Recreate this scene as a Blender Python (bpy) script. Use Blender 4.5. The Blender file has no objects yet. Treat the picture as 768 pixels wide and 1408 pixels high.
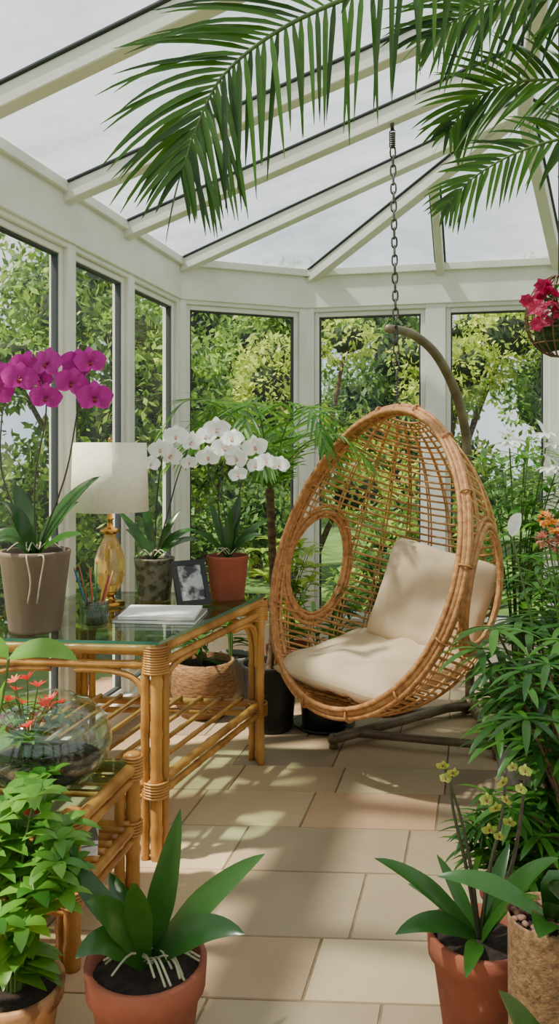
import bpy, math, random
import numpy as np
from mathutils import Vector as V, Matrix, noise
random.seed(7); np.random.seed(7)
R=random.uniform
COL=bpy.context.scene.collection
F=1100.0; H=1.45; HY=620.0
def at(px,py,Y): return V(((px-384)*Y/F, Y, H+(HY-py)*Y/F))
def lin(c):
    return tuple(((x/255)/12.92 if x/255<=.04045 else ((x/255+.055)/1.055)**2.4) for x in c)+(1,)
# ---------------------------------------------------------------- materials
def newmat(n):
    m=bpy.data.materials.new(n); m.use_nodes=True; nt=m.node_tree; nt.nodes.clear()
    o=nt.nodes.new('ShaderNodeOutputMaterial'); return m,nt,o
def N(nt,t,**k):
    n=nt.nodes.new(t)
    for a,b in k.items():
        if a in n.inputs: n.inputs[a].default_value=b
        else: setattr(n,a,b)
    return n
def mixc(nt,fac,a,b,mode='MIX'):
    n=nt.nodes.new('ShaderNodeMix'); n.data_type='RGBA'; n.blend_type=mode
    for s,v in ((0,fac),(6,a),(7,b)):
        if isinstance(v,(int,float,tuple)): n.inputs[s].default_value=v
        else: nt.links.new(v,n.inputs[s])
    return n.outputs[2]
def mat(name,c1,c2=None,rough=.5,scale=8,bump=0,bscale=None,metal=0,stretch=(1,1,1),detail=4,island=0,spec=.5,contrast=(.35,.65),ramp=None):
    m,nt,o=newmat(name); p=N(nt,'ShaderNodeBsdfPrincipled'); p.inputs['Roughness'].default_value=rough
    p.inputs['Metallic'].default_value=metal; p.inputs['Specular IOR Level'].default_value=spec
    tc=N(nt,'ShaderNodeTexCoord'); mp=N(nt,'ShaderNodeMapping'); mp.inputs['Scale'].default_value=stretch
    nt.links.new(tc.outputs['Object'],mp.inputs[0])
    c1=lin(c1); c2=lin(c2) if c2 else c1
    nz=N(nt,'ShaderNodeTexNoise'); nz.inputs['Scale'].default_value=scale; nz.inputs['Detail'].default_value=detail
    nt.links.new(mp.outputs[0],nz.inputs['Vector'])
    rp=N(nt,'ShaderNodeMapRange'); rp.inputs[1].default_value=contrast[0]; rp.inputs[2].default_value=contrast[1]
    nt.links.new(nz.outputs[0],rp.inputs[0])
    col=mixc(nt,rp.outputs[0],c1,c2)
    if ramp:
        g=N(nt,'ShaderNodeNewGeometry'); cr=N(nt,'ShaderNodeValToRGB'); cr.color_ramp.interpolation='CONSTANT'; e=cr.color_ramp.elements
        for i,c in enumerate(ramp):
            x=e[i] if i<2 else e.new(i/len(ramp)); x.position=i/len(ramp); x.color=lin(c)
        nt.links.new(g.outputs['Random Per Island'],cr.inputs[0]); col=mixc(nt,.38,cr.outputs[0],col)
    if island:
        g=N(nt,'ShaderNodeNewGeometry'); mr=N(nt,'ShaderNodeMapRange'); mr.inputs[3].default_value=1-island; mr.inputs[4].default_value=1+island*.6
        nt.links.new(g.outputs['Random Per Island'],mr.inputs[0])
        h=N(nt,'ShaderNodeHueSaturation'); nt.links.new(mr.outputs[0],h.inputs['Value']); nt.links.new(col,h.inputs['Color']); col=h.outputs[0]
    nt.links.new(col,p.inputs['Base Color'])
    if bump:
        n2=N(nt,'ShaderNodeTexNoise'); n2.inputs['Scale'].default_value=bscale or scale*4; n2.inputs['Detail'].default_value=5
        nt.links.new(mp.outputs[0],n2.inputs['Vector'])
        b=N(nt,'ShaderNodeBump'); b.inputs['Strength'].default_value=bump; b.inputs['Distance'].default_value=.01
        nt.links.new(n2.outputs[0],b.inputs['Height']); nt.links.new(b.outputs[0],p.inputs['Normal'])
    nt.links.new(p.outputs[0],o.inputs[0]); return m
def leafmat(name,c1,c2,trans=.35,rough=.4,c3=None):
    m,nt,o=newmat(name); p=N(nt,'ShaderNodeBsdfPrincipled'); p.inputs['Roughness'].default_value=rough
    g=N(nt,'ShaderNodeNewGeometry')
    cr=N(nt,'ShaderNodeValToRGB'); e=cr.color_ramp.elements; e[0].color=lin(c1); e[1].color=lin(c2)
    if c3: x=cr.color_ramp.elements.new(.85); x.color=lin(c2); e[-1].color=lin(c3)
    nt.links.new(g.outputs['Random Per Island'],cr.inputs[0])
    tc=N(nt,'ShaderNodeTexCoord'); nz=N(nt,'ShaderNodeTexNoise'); nz.inputs['Scale'].default_value=25
    nt.links.new(tc.outputs['Object'],nz.inputs['Vector'])
    mr=N(nt,'ShaderNodeMapRange'); mr.inputs[3].default_value=.75; mr.inputs[4].default_value=1.25; nt.links.new(nz.outputs[0],mr.inputs[0])
    h=N(nt,'ShaderNodeHueSaturation'); nt.links.new(cr.outputs[0],h.inputs['Color']); nt.links.new(mr.outputs[0],h.inputs['Value'])
    nt.links.new(h.outputs[0],p.inputs['Base Color'])
    t=N(nt,'ShaderNodeBsdfTranslucent'); h2=N(nt,'ShaderNodeHueSaturation'); h2.inputs['Value'].default_value=1.6; h2.inputs['Hue'].default_value=.485
    nt.links.new(h.outputs[0],h2.inputs['Color']); nt.links.new(h2.outputs[0],t.inputs[0])
    mx=N(nt,'ShaderNodeMixShader'); mx.inputs[0].default_value=trans
    nt.links.new(p.outputs[0],mx.inputs[1]); nt.links.new(t.outputs[0],mx.inputs[2]); nt.links.new(mx.outputs[0],o.inputs[0]); return m
def glassmat(name,tint,refl=.9,haze=0,hazec=(220,225,228),rough=.02,nscale=3,streak=(1,1,1),base=.04):
    m,nt,o=newmat(name); t=N(nt,'ShaderNodeBsdfTransparent'); t.inputs[0].default_value=lin(tint)
    g=N(nt,'ShaderNodeBsdfGlossy'); g.inputs['Roughness'].default_value=rough
    lw=N(nt,'ShaderNodeLayerWeight'); lw.inputs[0].default_value=.5
    pw=N(nt,'ShaderNodeMath',operation='POWER'); pw.inputs[1].default_value=4; nt.links.new(lw.outputs['Facing'],pw.inputs[0])
    f=N(nt,'ShaderNodeMath',operation='MULTIPLY_ADD'); f.inputs[1].default_value=refl; f.inputs[2].default_value=base; nt.links.new(pw.outputs[0],f.inputs[0])
    mx=N(nt,'ShaderNodeMixShader'); nt.links.new(f.outputs[0],mx.inputs[0]); nt.links.new(t.outputs[0],mx.inputs[1]); nt.links.new(g.outputs[0],mx.inputs[2])
    out=mx.outputs[0]
    if haze:
        d=N(nt,'ShaderNodeBsdfDiffuse'); d.inputs[0].default_value=lin(hazec); tr=N(nt,'ShaderNodeBsdfTranslucent'); tr.inputs[0].default_value=lin(hazec)
        m2=N(nt,'ShaderNodeMixShader'); m2.inputs[0].default_value=.8; nt.links.new(d.outputs[0],m2.inputs[1]); nt.links.new(tr.outputs[0],m2.inputs[2])
        tc=N(nt,'ShaderNodeTexCoord'); mp=N(nt,'ShaderNodeMapping'); mp.inputs['Scale'].default_value=streak; nt.links.new(tc.outputs['Object'],mp.inputs[0])
        nz=N(nt,'ShaderNodeTexNoise'); nz.inputs['Scale'].default_value=nscale; nz.inputs['Detail'].default_value=8; nz.inputs['Roughness'].default_value=.65
        nt.links.new(mp.outputs[0],nz.inputs['Vector'])
        mr=N(nt,'ShaderNodeMapRange'); mr.inputs[1].default_value=.3; mr.inputs[2].default_value=.75; mr.inputs[3].default_value=haze*.5; mr.inputs[4].default_value=min(1,haze*1.6)
        nt.links.new(nz.outputs[0],mr.inputs[0])
        m3=N(nt,'ShaderNodeMixShader'); nt.links.new(mr.outputs[0],m3.inputs[0]); nt.links.new(out,m3.inputs[1]); nt.links.new(m2.outputs[0],m3.inputs[2]); out=m3.outputs[0]
    nt.links.new(out,o.inputs[0]); return m
WHITE=mat('white_painted_frame',(232,230,222),(216,214,204),rough=.4,scale=3,bump=.05)
GASK=mat('dark_gasket',(48,54,58),rough=.6)
ROOF=glassmat('roof_glazing',(210,221,226),haze=.36,hazec=(210,220,226),nscale=2.6,streak=(1,1.6,1))
PANE=glassmat('window_glass',(250,252,250),refl=.5,haze=.02,base=.02)
TILE=mat('sandstone_tile',(196,170,136),(156,130,102),rough=.55,scale=2.8,bump=.15,bscale=30,detail=9,contrast=(.32,.68),
   ramp=[(186,158,122),(168,140,110),(200,180,146),(154,138,114),(194,152,118),(144,126,104),(196,168,130)])
GROUT=mat('grout',(138,118,92),(112,94,72),rough=.9,scale=20)
RATC=mat('rattan_chair',(218,164,102),(180,126,70),rough=.45,scale=22,bump=.1,island=.2)
RATR=mat('rattan_rim',(204,146,88),(162,104,56),rough=.42,scale=40,bump=.3,bscale=140)
CANE=mat('bamboo_pole',(200,146,74),(148,94,40),rough=.32,scale=9,bump=.05,stretch=(1,1,.5),island=.15)
GTOP=glassmat('table_glass',(214,234,222),refl=.9)
GEDGE=mat('glass_edge',(60,110,90),rough=.1)
CUSH=mat('linen_cushion',(214,192,160),(200,176,144),rough=.9,scale=5,bump=.3,bscale=260,spec=.15)
STEEL=mat('aged_steel',(112,110,104),(70,66,60),rough=.4,metal=.8,scale=30)
STAND=mat('bronze_stand',(134,118,96),(104,88,68),rough=.45,metal=.3,scale=10)
TERRA=mat('terracotta',(150,74,50),(122,60,42),rough=.8,scale=7,bump=.15,bscale=60)
TERRW=mat('weathered_terracotta',(156,88,64),(118,62,44),rough=.9,scale=5,bump=.25,bscale=50,detail=8)
TAUPE=mat('taupe_ceramic',(136,116,98),(104,86,72),rough=.7,scale=6,bump=.2,bscale=40,stretch=(1,1,.3))
GREYP=mat('grey_pot',(140,138,132),(114,112,106),rough=.75,scale=9,bump=.1)
BLACKP=mat('black_plastic',(34,35,36),(24,25,26),rough=.45,scale=10)
BURL=mat('burlap',(150,116,80),(106,80,52),rough=.95,scale=60,bump=.5,bscale=160)
SOIL=mat('soil',(52,38,28),(26,19,14),rough=.95,scale=40,bump=.8,bscale=80)
PEB=mat('pebbles',(158,116,96),(110,76,62),rough=.7,scale=20,island=.3)
WICK=mat('wicker',(170,128,82),(112,76,46),rough=.7,scale=30,bump=.5,bscale=90,stretch=(1,1,5),island=.2)
SHADE=mat('lampshade_linen',(244,236,216),(236,226,204),rough=.85,scale=60,bump=.05)
BRASS=mat('brass',(206,160,84),(170,124,58),rough=.22,metal=1,scale=12)
AMBER=mat('amber_glass',(220,176,96),(236,200,130),rough=.06,scale=12,spec=.8); AMBER.node_tree.nodes['Principled BSDF'].inputs['Transmission Weight'].default_value=.65
PAPER=mat('white_paper',(238,238,236),(226,226,224),rough=.8,scale=20)
COVER=mat('notebook_cover',(120,112,104),rough=.6)
BLK=mat('black_frame',(20,20,22),(30,30,32),rough=.35)
PHOTO=mat('monochrome_picture',(176,176,176),(48,50,52),rough=.3,scale=14,detail=8,contrast=(.45,.55))
MOSS=mat('green_moss',(60,88,34),(28,48,20),rough=.8,scale=45,bump=.8)
CLEAR=glassmat('clear_glass',(240,248,242),refl=.85,base=.06)
L_PALM=leafmat('palm_leaf',(30,62,12),(70,114,28),.4,.35)
L_ORC=leafmat('orchid_leaf',(28,64,22),(50,92,30),.09,.25)
L_BUSH=leafmat('bush_leaf',(48,104,30),(106,158,54),.33,.4)
L_DARK=leafmat('dark_leaf',(28,70,22),(66,116,36),.33,.36)
L_LIME=leafmat('lime_leaf',(100,140,40),(164,190,76),.4,.45)
L_OUT1=leafmat('garden_leaf_green',(54,94,32),(126,166,62),.45,.6,(180,204,100))
L_OUT2=leafmat('garden_leaf_lime',(116,150,50),(188,204,92),.5,.6,(216,220,120))
L_OUT3=leafmat('garden_leaf_dark',(46,84,36),(104,144,62),.4,.6)
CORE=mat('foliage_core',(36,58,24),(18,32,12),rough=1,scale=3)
STEM=mat('green_stem',(92,120,52),(70,92,40),rough=.5)
DSTEM=mat('dark_stem',(66,50,44),(48,60,34),rough=.5)
BARK=mat('bark',(116,92,66),(70,54,38),rough=.95,scale=18,bump=.6,stretch=(1,1,3))
MAG=leafmat('magenta_petal',(160,8,128),(196,26,160),.3,.5); MAGD=mat('magenta_lip',(90,6,56),(130,14,46),rough=.5)
WHP=leafmat('white_petal',(232,230,228),(246,246,244),.25,.5); YEL=mat('yellow_lip',(232,206,130),(214,150,140),rough=.5)
CORAL=leafmat('coral_petal',(224,64,34),(240,104,70),.3,.5)
ORNG=leafmat('orange_petal',(236,190,60),(222,140,80),.3,.5)
PINK=leafmat('dusty_pink_petal',(170,104,90),(206,150,120),.3,.5)
CRIM=leafmat('crimson_petal',(140,10,44),(184,26,80),.3,.5)
GREENY=leafmat('yellowgreen_petal',(120,142,50),(180,182,90),.3,.5)
ROOT=mat('aerial_root',(190,184,154),(140,140,108),rough=.7)
GRASS=mat('grass',(96,128,56),(60,92,38),rough=1,scale=3,bump=.5)
WIRE=mat('wire',(120,90,60),(90,60,40),rough=.5)
# ---------------------------------------------------------------- mesh builder
def spath(pts,n=24,closed=False):
    pts=[V(p) for p in pts]; out=[]; k=len(pts)
    segs=k if closed else k-1
    for s in range(n+1):
        u=s/n*segs; i=min(int(u),segs-1); t=u-i
        g=(lambda j: pts[j%k]) if closed else (lambda j: pts[max(0,min(k-1,j))])
        a,b,c,d=g(i-1),g(i),g(i+1),g(i+2)
        out.append(.5*((2*b)+(c-a)*t+(2*a-5*b+4*c-d)*t*t+(3*b-a-3*c+d)*t*t*t))
    if closed: out.pop()
    return out
class MB:
    def __init__(s): s.v=[]; s.f=[]; s.m=[]; s.c=0
    def add(s,vs,fs):
        o=len(s.v); s.v+= [tuple(x) for x in vs]; s.f+=[tuple(i+o for i in f) for f in fs]; s.m+=[s.c]*len(fs)
    def tube(s,pts,r,seg=8,closed=False):
        pts=[V(p) for p in pts]; n=len(pts); rr=r if isinstance(r,(list,tuple)) else [r]*n
        T=[]
        for i in range(n):
            a=pts[(i-1)%n] if (closed or i>0) else pts[0]; b=pts[(i+1)%n] if (closed or i<n-1) else pts[-1]
            d=b-a; T.append(d.normalized() if d.length>1e-9 else V((0,0,1)))
        up=V((0,0,1)) if abs(T[0].z)<.9 else V((1,0,0)); x=T[0].cross(up).normalized(); vs=[]
        for i in range(n):
            x=(x-T[i]*x.dot(T[i])); x=x.normalized() if x.length>1e-6 else T[i].orthogonal().normalized(); y=T[i].cross(x)
            for k in range(seg):
                a=2*math.pi*k/seg; vs.append(pts[i]+(x*math.cos(a)+y*math.sin(a))*rr[i])
        fs=[]
        for i in range(n if closed else n-1):
            j=(i+1)%n
            for k in range(seg): fs.append((i*seg+k,i*seg+(k+1)%seg,j*seg+(k+1)%seg,j*seg+k))
        if not closed: fs.append(tuple(range(seg-1,-1,-1))); fs.append(tuple((n-1)*seg+k for k in range(seg)))
        s.add(vs,fs)
    def lathe(s,prof,c=(0,0,0),seg=32,sx=1,sy=1,mtx=None):
        c=V(c); vs=[]; n=len(prof)
        for r,z in prof:
            for k in range(seg):
                a=2*math.pi*k/seg; p=V((r*math.cos(a)*sx,r*math.sin(a)*sy,z))
                vs.append(c+(mtx@p if mtx else p))
        fs=[(i*seg+k,i*seg+(k+1)%seg,(i+1)*seg+(k+1)%seg,(i+1)*seg+k) for i in range(n-1) for k in range(seg)]
        s.add(vs,fs)
    def beam(s,a,b,w,h,up=(0,0,1),bev=.004):
        a=V(a);b=V(b); d=(b-a); L=d.length; d.normalize(); x=d.cross(V(up)).normalized(); z=x.cross(d)
        pr=[(-w/2+bev,-h/2),(w/2-bev,-h/2),(w/2,-h/2+bev),(w/2,h/2-bev),(w/2-bev,h/2),(-w/2+bev,h/2),(-w/2,h/2-bev),(-w/2,-h/2+bev)]
        vs=[p+x*q[0]+z*q[1] for p in (a,b) for q in pr]
        fs=[(k,(k+1)%8,8+(k+1)%8,8+k) for k in range(8)]+[tuple(range(7,-1,-1)),tuple(range(8,16))]
        s.add(vs,fs)
    def poly(s,vs): s.add(vs,[tuple(range(len(vs)))])
    def prism(s,pts,z0,z1):
        n=len(pts); s.add([(p[0],p[1],z0) for p in pts]+[(p[0],p[1],z1) for p in pts],[tuple(range(n-1,-1,-1)),tuple(range(n,2*n))]+[(k,(k+1)%n,n+(k+1)%n,n+k) for k in range(n)])
    def ball(s,c,r,seg=10,rings=7,nz=0,mtx=None):
        c=V(c); r=V(r) if not isinstance(r,(int,float)) else V((r,r,r)); vs=[]
        for i in range(rings+1):
            th=math.pi*i/rings
            for k in range(seg):
                a=2*math.pi*k/seg; q=V((math.sin(th)*math.cos(a),math.sin(th)*math.sin(a),math.cos(th)))
                if nz: q*=1+nz*noise.noise(q*2.3+c*3)
                p=V((q.x*r.x,q.y*r.y,q.z*r.z)); vs.append(c+(mtx@p if mtx else p))
        s.add(vs,[(i*seg+k,(i+1)*seg+k,(i+1)*seg+(k+1)%seg,i*seg+(k+1)%seg) for i in range(rings) for k in range(seg)])
    def blade(s,pts,W,shape='lance',fold=.15,up=(0,0,1),wave=0):
        n=len(pts); vs=[]; up=V(up); ph=R(0,6)
        for i,p in enumerate(pts):
            t=i/(n-1); d=(pts[min(i+1,n-1)]-pts[max(i-1,0)])
            d=d.normalized() if d.length>1e-9 else V((0,0,1))
            sd=d.cross(up); sd=sd.normalized() if sd.length>1e-3 else V((1,0,0)); nn=sd.cross(d)
            if shape=='lance': w=1.9*(t+.02)**.6*(1-t)**.75
            elif shape=='ovate': w=math.sin(math.pi*min(1,t**.8))**.75 if 0<t<1 else .03
            elif shape=='strap': w=(min(1,.3+t*1.5))*(1-t**2.6)**.8 if t<1 else .02
            elif shape=='obov': w=1.6*(t+.01)**.9*(1-t)**.45
            else: w=(min(1,.4+t*5))*(1-t**2)**.7
            w=max(w*W/2,.0006); k=wave*math.sin(t*9+ph)*W
            vs+=[p+sd*w+nn*(fold*w+k),p,p-sd*w+nn*(fold*w-k)]
        fs=[]
        for i in range(n-1):
            a=3*i; fs+=[(a,a+1,a+4,a+3),(a+1,a+2,a+5,a+4)]
        s.add(vs,fs)
    def leaf(s,base,d,L,W,droop=.8,seg=5,shape='lance',fold=.2,up=(0,0,1),wave=0):
        d=V(d).normalized(); p=V(base); pts=[p.copy()]
        for i in range(seg):
            d=(d+V((0,0,-1))*droop/seg).normalized(); p=p+d*L/seg; pts.append(p.copy())
        s.blade(pts,W,shape,fold,up,wave)
    def blade_to(s,a,b,W,arch=.05,shape='strap',fold=.2,seg=12,wave=.0,up=(0,-.5,.8)):
        a=V(a);b=V(b);m=(a+b)/2+V((0,0,arch)); s.blade([a*(1-t)**2+m*2*t*(1-t)+b*t*t for t in [i/seg for i in range(seg+1)]],W,shape,fold,up,wave)
    def pillow(s,c,sz,M,n=18,wr=.012,sag=0,seed=0):
        c=V(c); vs=[];fs=[]; M=M.to_3x3()
        for side in (1,-1):
            for i in range(n+1):
                for j in range(n+1):
                    u=-1+2*i/n; v=-1+2*j/n
                    u2=math.sin(u*math.pi/2); v2=math.sin(v*math.pi/2)
                    t=((1-u2**4)*(1-v2**4))**.42
                    x=u2*sz[0]/2*(1-.05*abs(v2)**6); y=v2*sz[1]/2*(1-.05*abs(u2)**6)
                    x*=1-.05*(1-abs(v2))*abs(u2)**3; y*=1-.05*(1-abs(u2))*abs(v2)**3
                    z=side*t*sz[2]/2+wr*noise.noise(V((x*7+seed,y*7,side)))*t*2+wr*.9*noise.noise(V((x*20+seed,y*6,side)))*t-sag*(1-(u2*u2+v2*v2)/2)
                    vs.append(c+M@V((x,y,z)))
        q=(n+1)**2
        for sd in (0,1):
            for i in range(n):
                for j in range(n):
                    a=sd*q+i*(n+1)+j; f=(a,a+n+1,a+n+2,a+1); fs.append(f if sd==0 else f[::-1])
        s.add(vs,fs)
def props(o,label=None,cat=None,kind=None,group=None):
    if label:o['label']=label
    if cat:o['category']=cat
    if kind:o['kind']=kind
    if group:o['group']=group
def thing(name,label,cat,loc,group=None,kind=None):
    e=bpy.data.objects.new(name,None); e.empty_display_size=.1; e.location=loc; COL.objects.link(e); props(e,label,cat,kind,group); return e
def part(name,mb,mats,parent=None,smooth=True,label=None,cat=None,kind=None,group=None,loc=None):
    off=V(parent.location) if parent else V(loc or (0,0,0))
    me=bpy.data.meshes.new(name); me.from_pydata([(x[0]-off.x,x[1]-off.y,x[2]-off.z) for x in mb.v],[],mb.f)
    for m in (mats if isinstance(mats,(list,tuple)) else [mats]): me.materials.append(m)
    me.polygons.foreach_set('material_index',mb.m); me.polygons.foreach_set('use_smooth',[smooth]*len(mb.f)); me.update()
    o=bpy.data.objects.new(name,me); COL.objects.link(o)
    if parent:o.parent=parent
    else:o.location=off
    props(o,label,cat,kind,group); return o
# ---------------------------------------------------------------- room
WS=.247
def LW(Y): return V((-1.93+WS*Y,Y))
A=V((-.67,5.1)); B=V((.178,5.45)); C=V((1.78,5.1)); D=V((3.0,4.2)); E=V((1.84,-.5)); G=V((-2.053,-.5))
EZ=2.6; RZ=3.16; HUB=V((1.22,4.0,RZ))
def RG(Y): return V((1.22-WS*(4-Y),Y,RZ))
def v3(p,z): return V((p[0],p[1],z))
segs={'left':(LW(-.5),A,[(2.3-(-.5))/5.6,(3.06+.5)/5.6,(3.726+.5)/5.6,(4.37+.5)/5.6,.17,.33],.12),
 'back':(A,B,[],.32),'far':(B,C,[.53],.32),'bay':(C,D,[.5],.32),'right':(D,E,[.2,.4,.6,.8],.32),'rear':(E,G,[.25,.5,.75],.32)}
wi=0
ctr=V((.6,2.5))
for nm,(a,b,ps,sill) in segs.items():
    mb=MB(); d=(b-a).normalized()
    mb.beam(v3(a,2.52),v3(b,2.52),.12,.22); mb.beam(v3(a,2.645),v3(b,2.645),.17,.05); mb.beam(v3(a,2.40),v3(b,2.40),.09,.03)
    mb.beam(v3(a,sill/2),v3(b,sill/2),.1,sill); mb.beam(v3(a,sill+.01),v3(b,sill+.01),.15,.025)
    L=(b-a).length; cuts=[0]+sorted(ps)+[1]
    for t in cuts:
        pw=.075 if t not in(0,1) else .13
        if nm=='far' and t==.53: pw=.13
        p=a+(b-a)*t; mb.beam(v3(p,sill),v3(p,2.42),pw,.10,up=(-d.y,d.x,0))
    part('wall_'+nm,mb,WHITE,smooth=False,kind='structure',loc=v3(a,0))
    for i in range(len(cuts)-1):
        wi+=1
        p=a+(b-a)*cuts[i]; q=a+(b-a)*cuts[i+1]
        h0=.037 if cuts[i]!=0 else .065; h1=.037 if cuts[i+1]!=1 else .065
        if nm=='far': 
            h0=.065;h1=.065
        p=p+d*h0; q=q-d*h1; z0=sill+.022; z1=2.385
        e=thing('window_%d'%wi,None,None,v3(p,z0),kind='structure')
        m=MB(); w=.032
        for x in (p+d*w/2,q-d*w/2): m.beam(v3(x,z0),v3(x,z1),w,.05,up=(-d.y,d.x,0))
        m.beam(v3(p+d*w,z0+w/2),v3(q-d*w,z0+w/2),.05,w); m.beam(v3(p+d*w,z1-w/2),v3(q-d*w,z1-w/2),.05,w)
        m.c=1; g=.010
        for x in (p+d*(w+g/2),q-d*(w+g/2)): m.beam(v3(x,z0+w),v3(x,z1-w),g,.03,up=(-d.y,d.x,0),bev=.001)
        m.beam(v3(p+d*w,z0+w+g/2),v3(q-d*w,z0+w+g/2),.03,g,bev=.001); m.beam(v3(p+d*w,z1-w-g/2),v3(q-d*w,z1-w-g/2),.03,g,bev=.001)
        part('window_frame',m,[WHITE,GASK],e,smooth=False)
        m=MB(); m.poly([v3(p+d*w,z0+w),v3(q-d*w,z0+w),v3(q-d*w,z1-w),v3(p+d*w,z1-w)]); part('window_pane',m,PANE,e,smooth=False)
# roof
mb=MB(); zz=EZ+.1
def up1(p,dz=.05): return V((p[0],p[1],p[2]+dz))
Rr=RG(-.5)
eL=v3(G,EZ+.05);eA=v3(A,EZ+.05);eB=v3(B,EZ+.05);eC=v3(C,EZ+.05);eD=v3(D,EZ+.05);eE=v3(E,EZ+.05); hb=up1(HUB); rr=up1(Rr)
mb.poly([eL,eA,hb,rr]); mb.poly([eA,eB,hb]); mb.poly([eB,eC,hb]); mb.poly([eC,eD,hb]); mb.poly([eD,eE,rr,hb]); mb.poly([eE,eL,rr])
part('ceiling',mb,ROOF,smooth=False,kind='structure')
rafs=[]
for by,ry in ((2.88,2.2),(3.67,2.95),(4.29,3.45)): rafs.append((v3(LW(by),EZ),RG(ry)))
for by,ry in ((2.0,1.35),(1.1,.5),(.2,-.4)): rafs.append((v3(LW(by),EZ),RG(ry)))
rafs+=[(v3(A,EZ),HUB),(v3(B,EZ),HUB),(v3(C,EZ),HUB),(v3(D,EZ),HUB)]
hp=v3(B,EZ)+(HUB-v3(B,EZ))*.66; pj=B+(C-B)*.55
rafs.append((v3(pj,EZ),hp))
for y in (3.2,2.2,1.2,.2): 
    q=D+(E-D)*((4.2-y)/4.7); rafs.append((v3(q,EZ),RG(y-.3)))
rafs.append((HUB,Rr))
for i,(a,b) in enumerate(rafs):
    m=MB(); big=.066 if i!=10 else .05
    m.beam(a,b,big,.075); m.c=1; m.beam(up1(a,.043),up1(b,.043),big+.025,.01,bev=.002)
    part('trim_%d'%(i+1),m,[WHITE,GASK],smooth=False,kind='structure',loc=a)
# floor tiles
th=math.atan(WS); e2=V((math.sin(th),math.cos(th)))
poly=[G,A,B,C,D,E]
def inside(p,ex=.16):
    for i in range(6):
        a=poly[i]; b=poly[(i+1)%6]; d=(b-a).normalized(); nn=V((d.y,-d.x))
        if (p-a).dot(nn)<-ex: return False
    return True
e1=V((math.cos(.05),-math.sin(.05)))
mb=MB(); row=0; v=-1.2
while v<6.6:
    hgt=random.choice([.28,.33,.33,.38]); u=-3.2+R(0,.6)
    while u<4.6:
        L=random.choice([.34,.46,.52,.62]); g=.0025
        c=e1*(u+L/2)+e2*(v+hgt/2)
        cs=[e1*(u+g)+e2*(v+g),e1*(u+L-g)+e2*(v+g),e1*(u+L-g)+e2*(v+hgt-g),e1*(u+g)+e2*(v+hgt-g)]
        if inside(c,.3):
            b=.003; cc=[p+(c-p).normalized()*b for p in cs]; dz=R(-.0008,.0008)
            mb.add([v3(p,-.005) for p in cs]+[v3(p,dz) for p in cc],[(4,5,6,7),(0,1,5,4),(1,2,6,5),(2,3,7,6),(3,0,4,7)])
        u+=L
    v+=hgt; row+=1
mb.c=1; mb.prism([p+(p-ctr).normalized()*.25 for p in reversed(poly)],-.06,-.0035)
part('floor',mb,[TILE,GROUT],smooth=False,kind='structure')
mb=MB(); mb.prism([(-25,-8),(25,-8),(25,32),(-25,32)],-.12,-.07); part('ground',mb,GRASS,smooth=False,kind='structure')
# ---------------------------------------------------------------- garden trees
def cloud(blobs,n,Ls,Ws):
    rad=np.array([b[3]*b[4] for b in blobs]); pr=rad**1.4/ (rad**1.4).sum(); idx=np.random.choice(len(blobs),n,p=pr)
    b=np.array(blobs)[idx]; d=np.random.normal(size=(n,3)); d/=np.linalg.norm(d,axis=1)[:,None]; r=np.random.uniform(.7,1.22,n)[:,None]
    c=b[:,:3]+d*r*np.stack([b[:,3],b[:,3],b[:,4]],1)
    a=np.random.normal(size=(n,3))+np.array([0,0,-.5]); a/=np.linalg.norm(a,axis=1)[:,None]
    s=np.cross(a,np.random.normal(size=(n,3))); s/=np.linalg.norm(s,axis=1)[:,None]
    L=np.random.uniform(Ls*.6,Ls*1.3,n)[:,None]; W=L*Ws
    v=np.stack([c,c+a*L*.45+s*W/2,c+a*L,c+a*L*.45-s*W/2],1).reshape(-1,3); return v
def tree(name,label,x,y,blobs,n,m,Ls=.13,Ws=.45,trunk=True):
    e=thing(name,label,'tree' if trunk else 'shrub',(x,y,-.07))
    v=cloud([(bx,by,bz+.07,r,rz) for bx,by,bz,r,rz in blobs],n,Ls,Ws); me=bpy.data.meshes.new('foliage'); k=len(v)//4
    me.vertices.add(len(v)); me.vertices.foreach_set('co',v.ravel()); me.loops.add(4*k); me.loops.foreach_set('vertex_index',np.arange(4*k)); me.polygons.add(k); me.polygons.foreach_set('loop_start',np.arange(0,4*k,4)); me.update(calc_edges=True)
    me.materials.append(m); o=bpy.data.objects.new('foliage',me); COL.objects.link(o); o.parent=e
    mb=MB()
    if trunk:
        mb.tube(spath([(x,y,-.1),(x+.05,y,.6),(x-.03,y,1.3),(x+blobs[0][0]*.6,y,blobs[0][2])],10),[.09-.005*i for i in range(11)])
    for bx,by,bz,r,rz in blobs:
        mb.tube(spath([(x,y,.3),(x+bx*.5,y+by*.5,.3+bz*.5),(x+bx,y+by,bz)],8),[.04-.003*i for i in range(9)],6)
    part('trunk' if trunk else 'branches',mb,BARK,e)
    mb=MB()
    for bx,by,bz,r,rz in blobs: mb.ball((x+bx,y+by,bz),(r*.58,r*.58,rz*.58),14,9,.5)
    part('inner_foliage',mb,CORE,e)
def rb(h,sp,n,r=.6,z0=.5):
    return [(R(-sp,sp),R(-sp,sp)*.6,z0+(h-z0)*(i+.5)/n,R(r*.6,r*1.2),R(r*.5,r*.9)) for i in range(n)]
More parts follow.
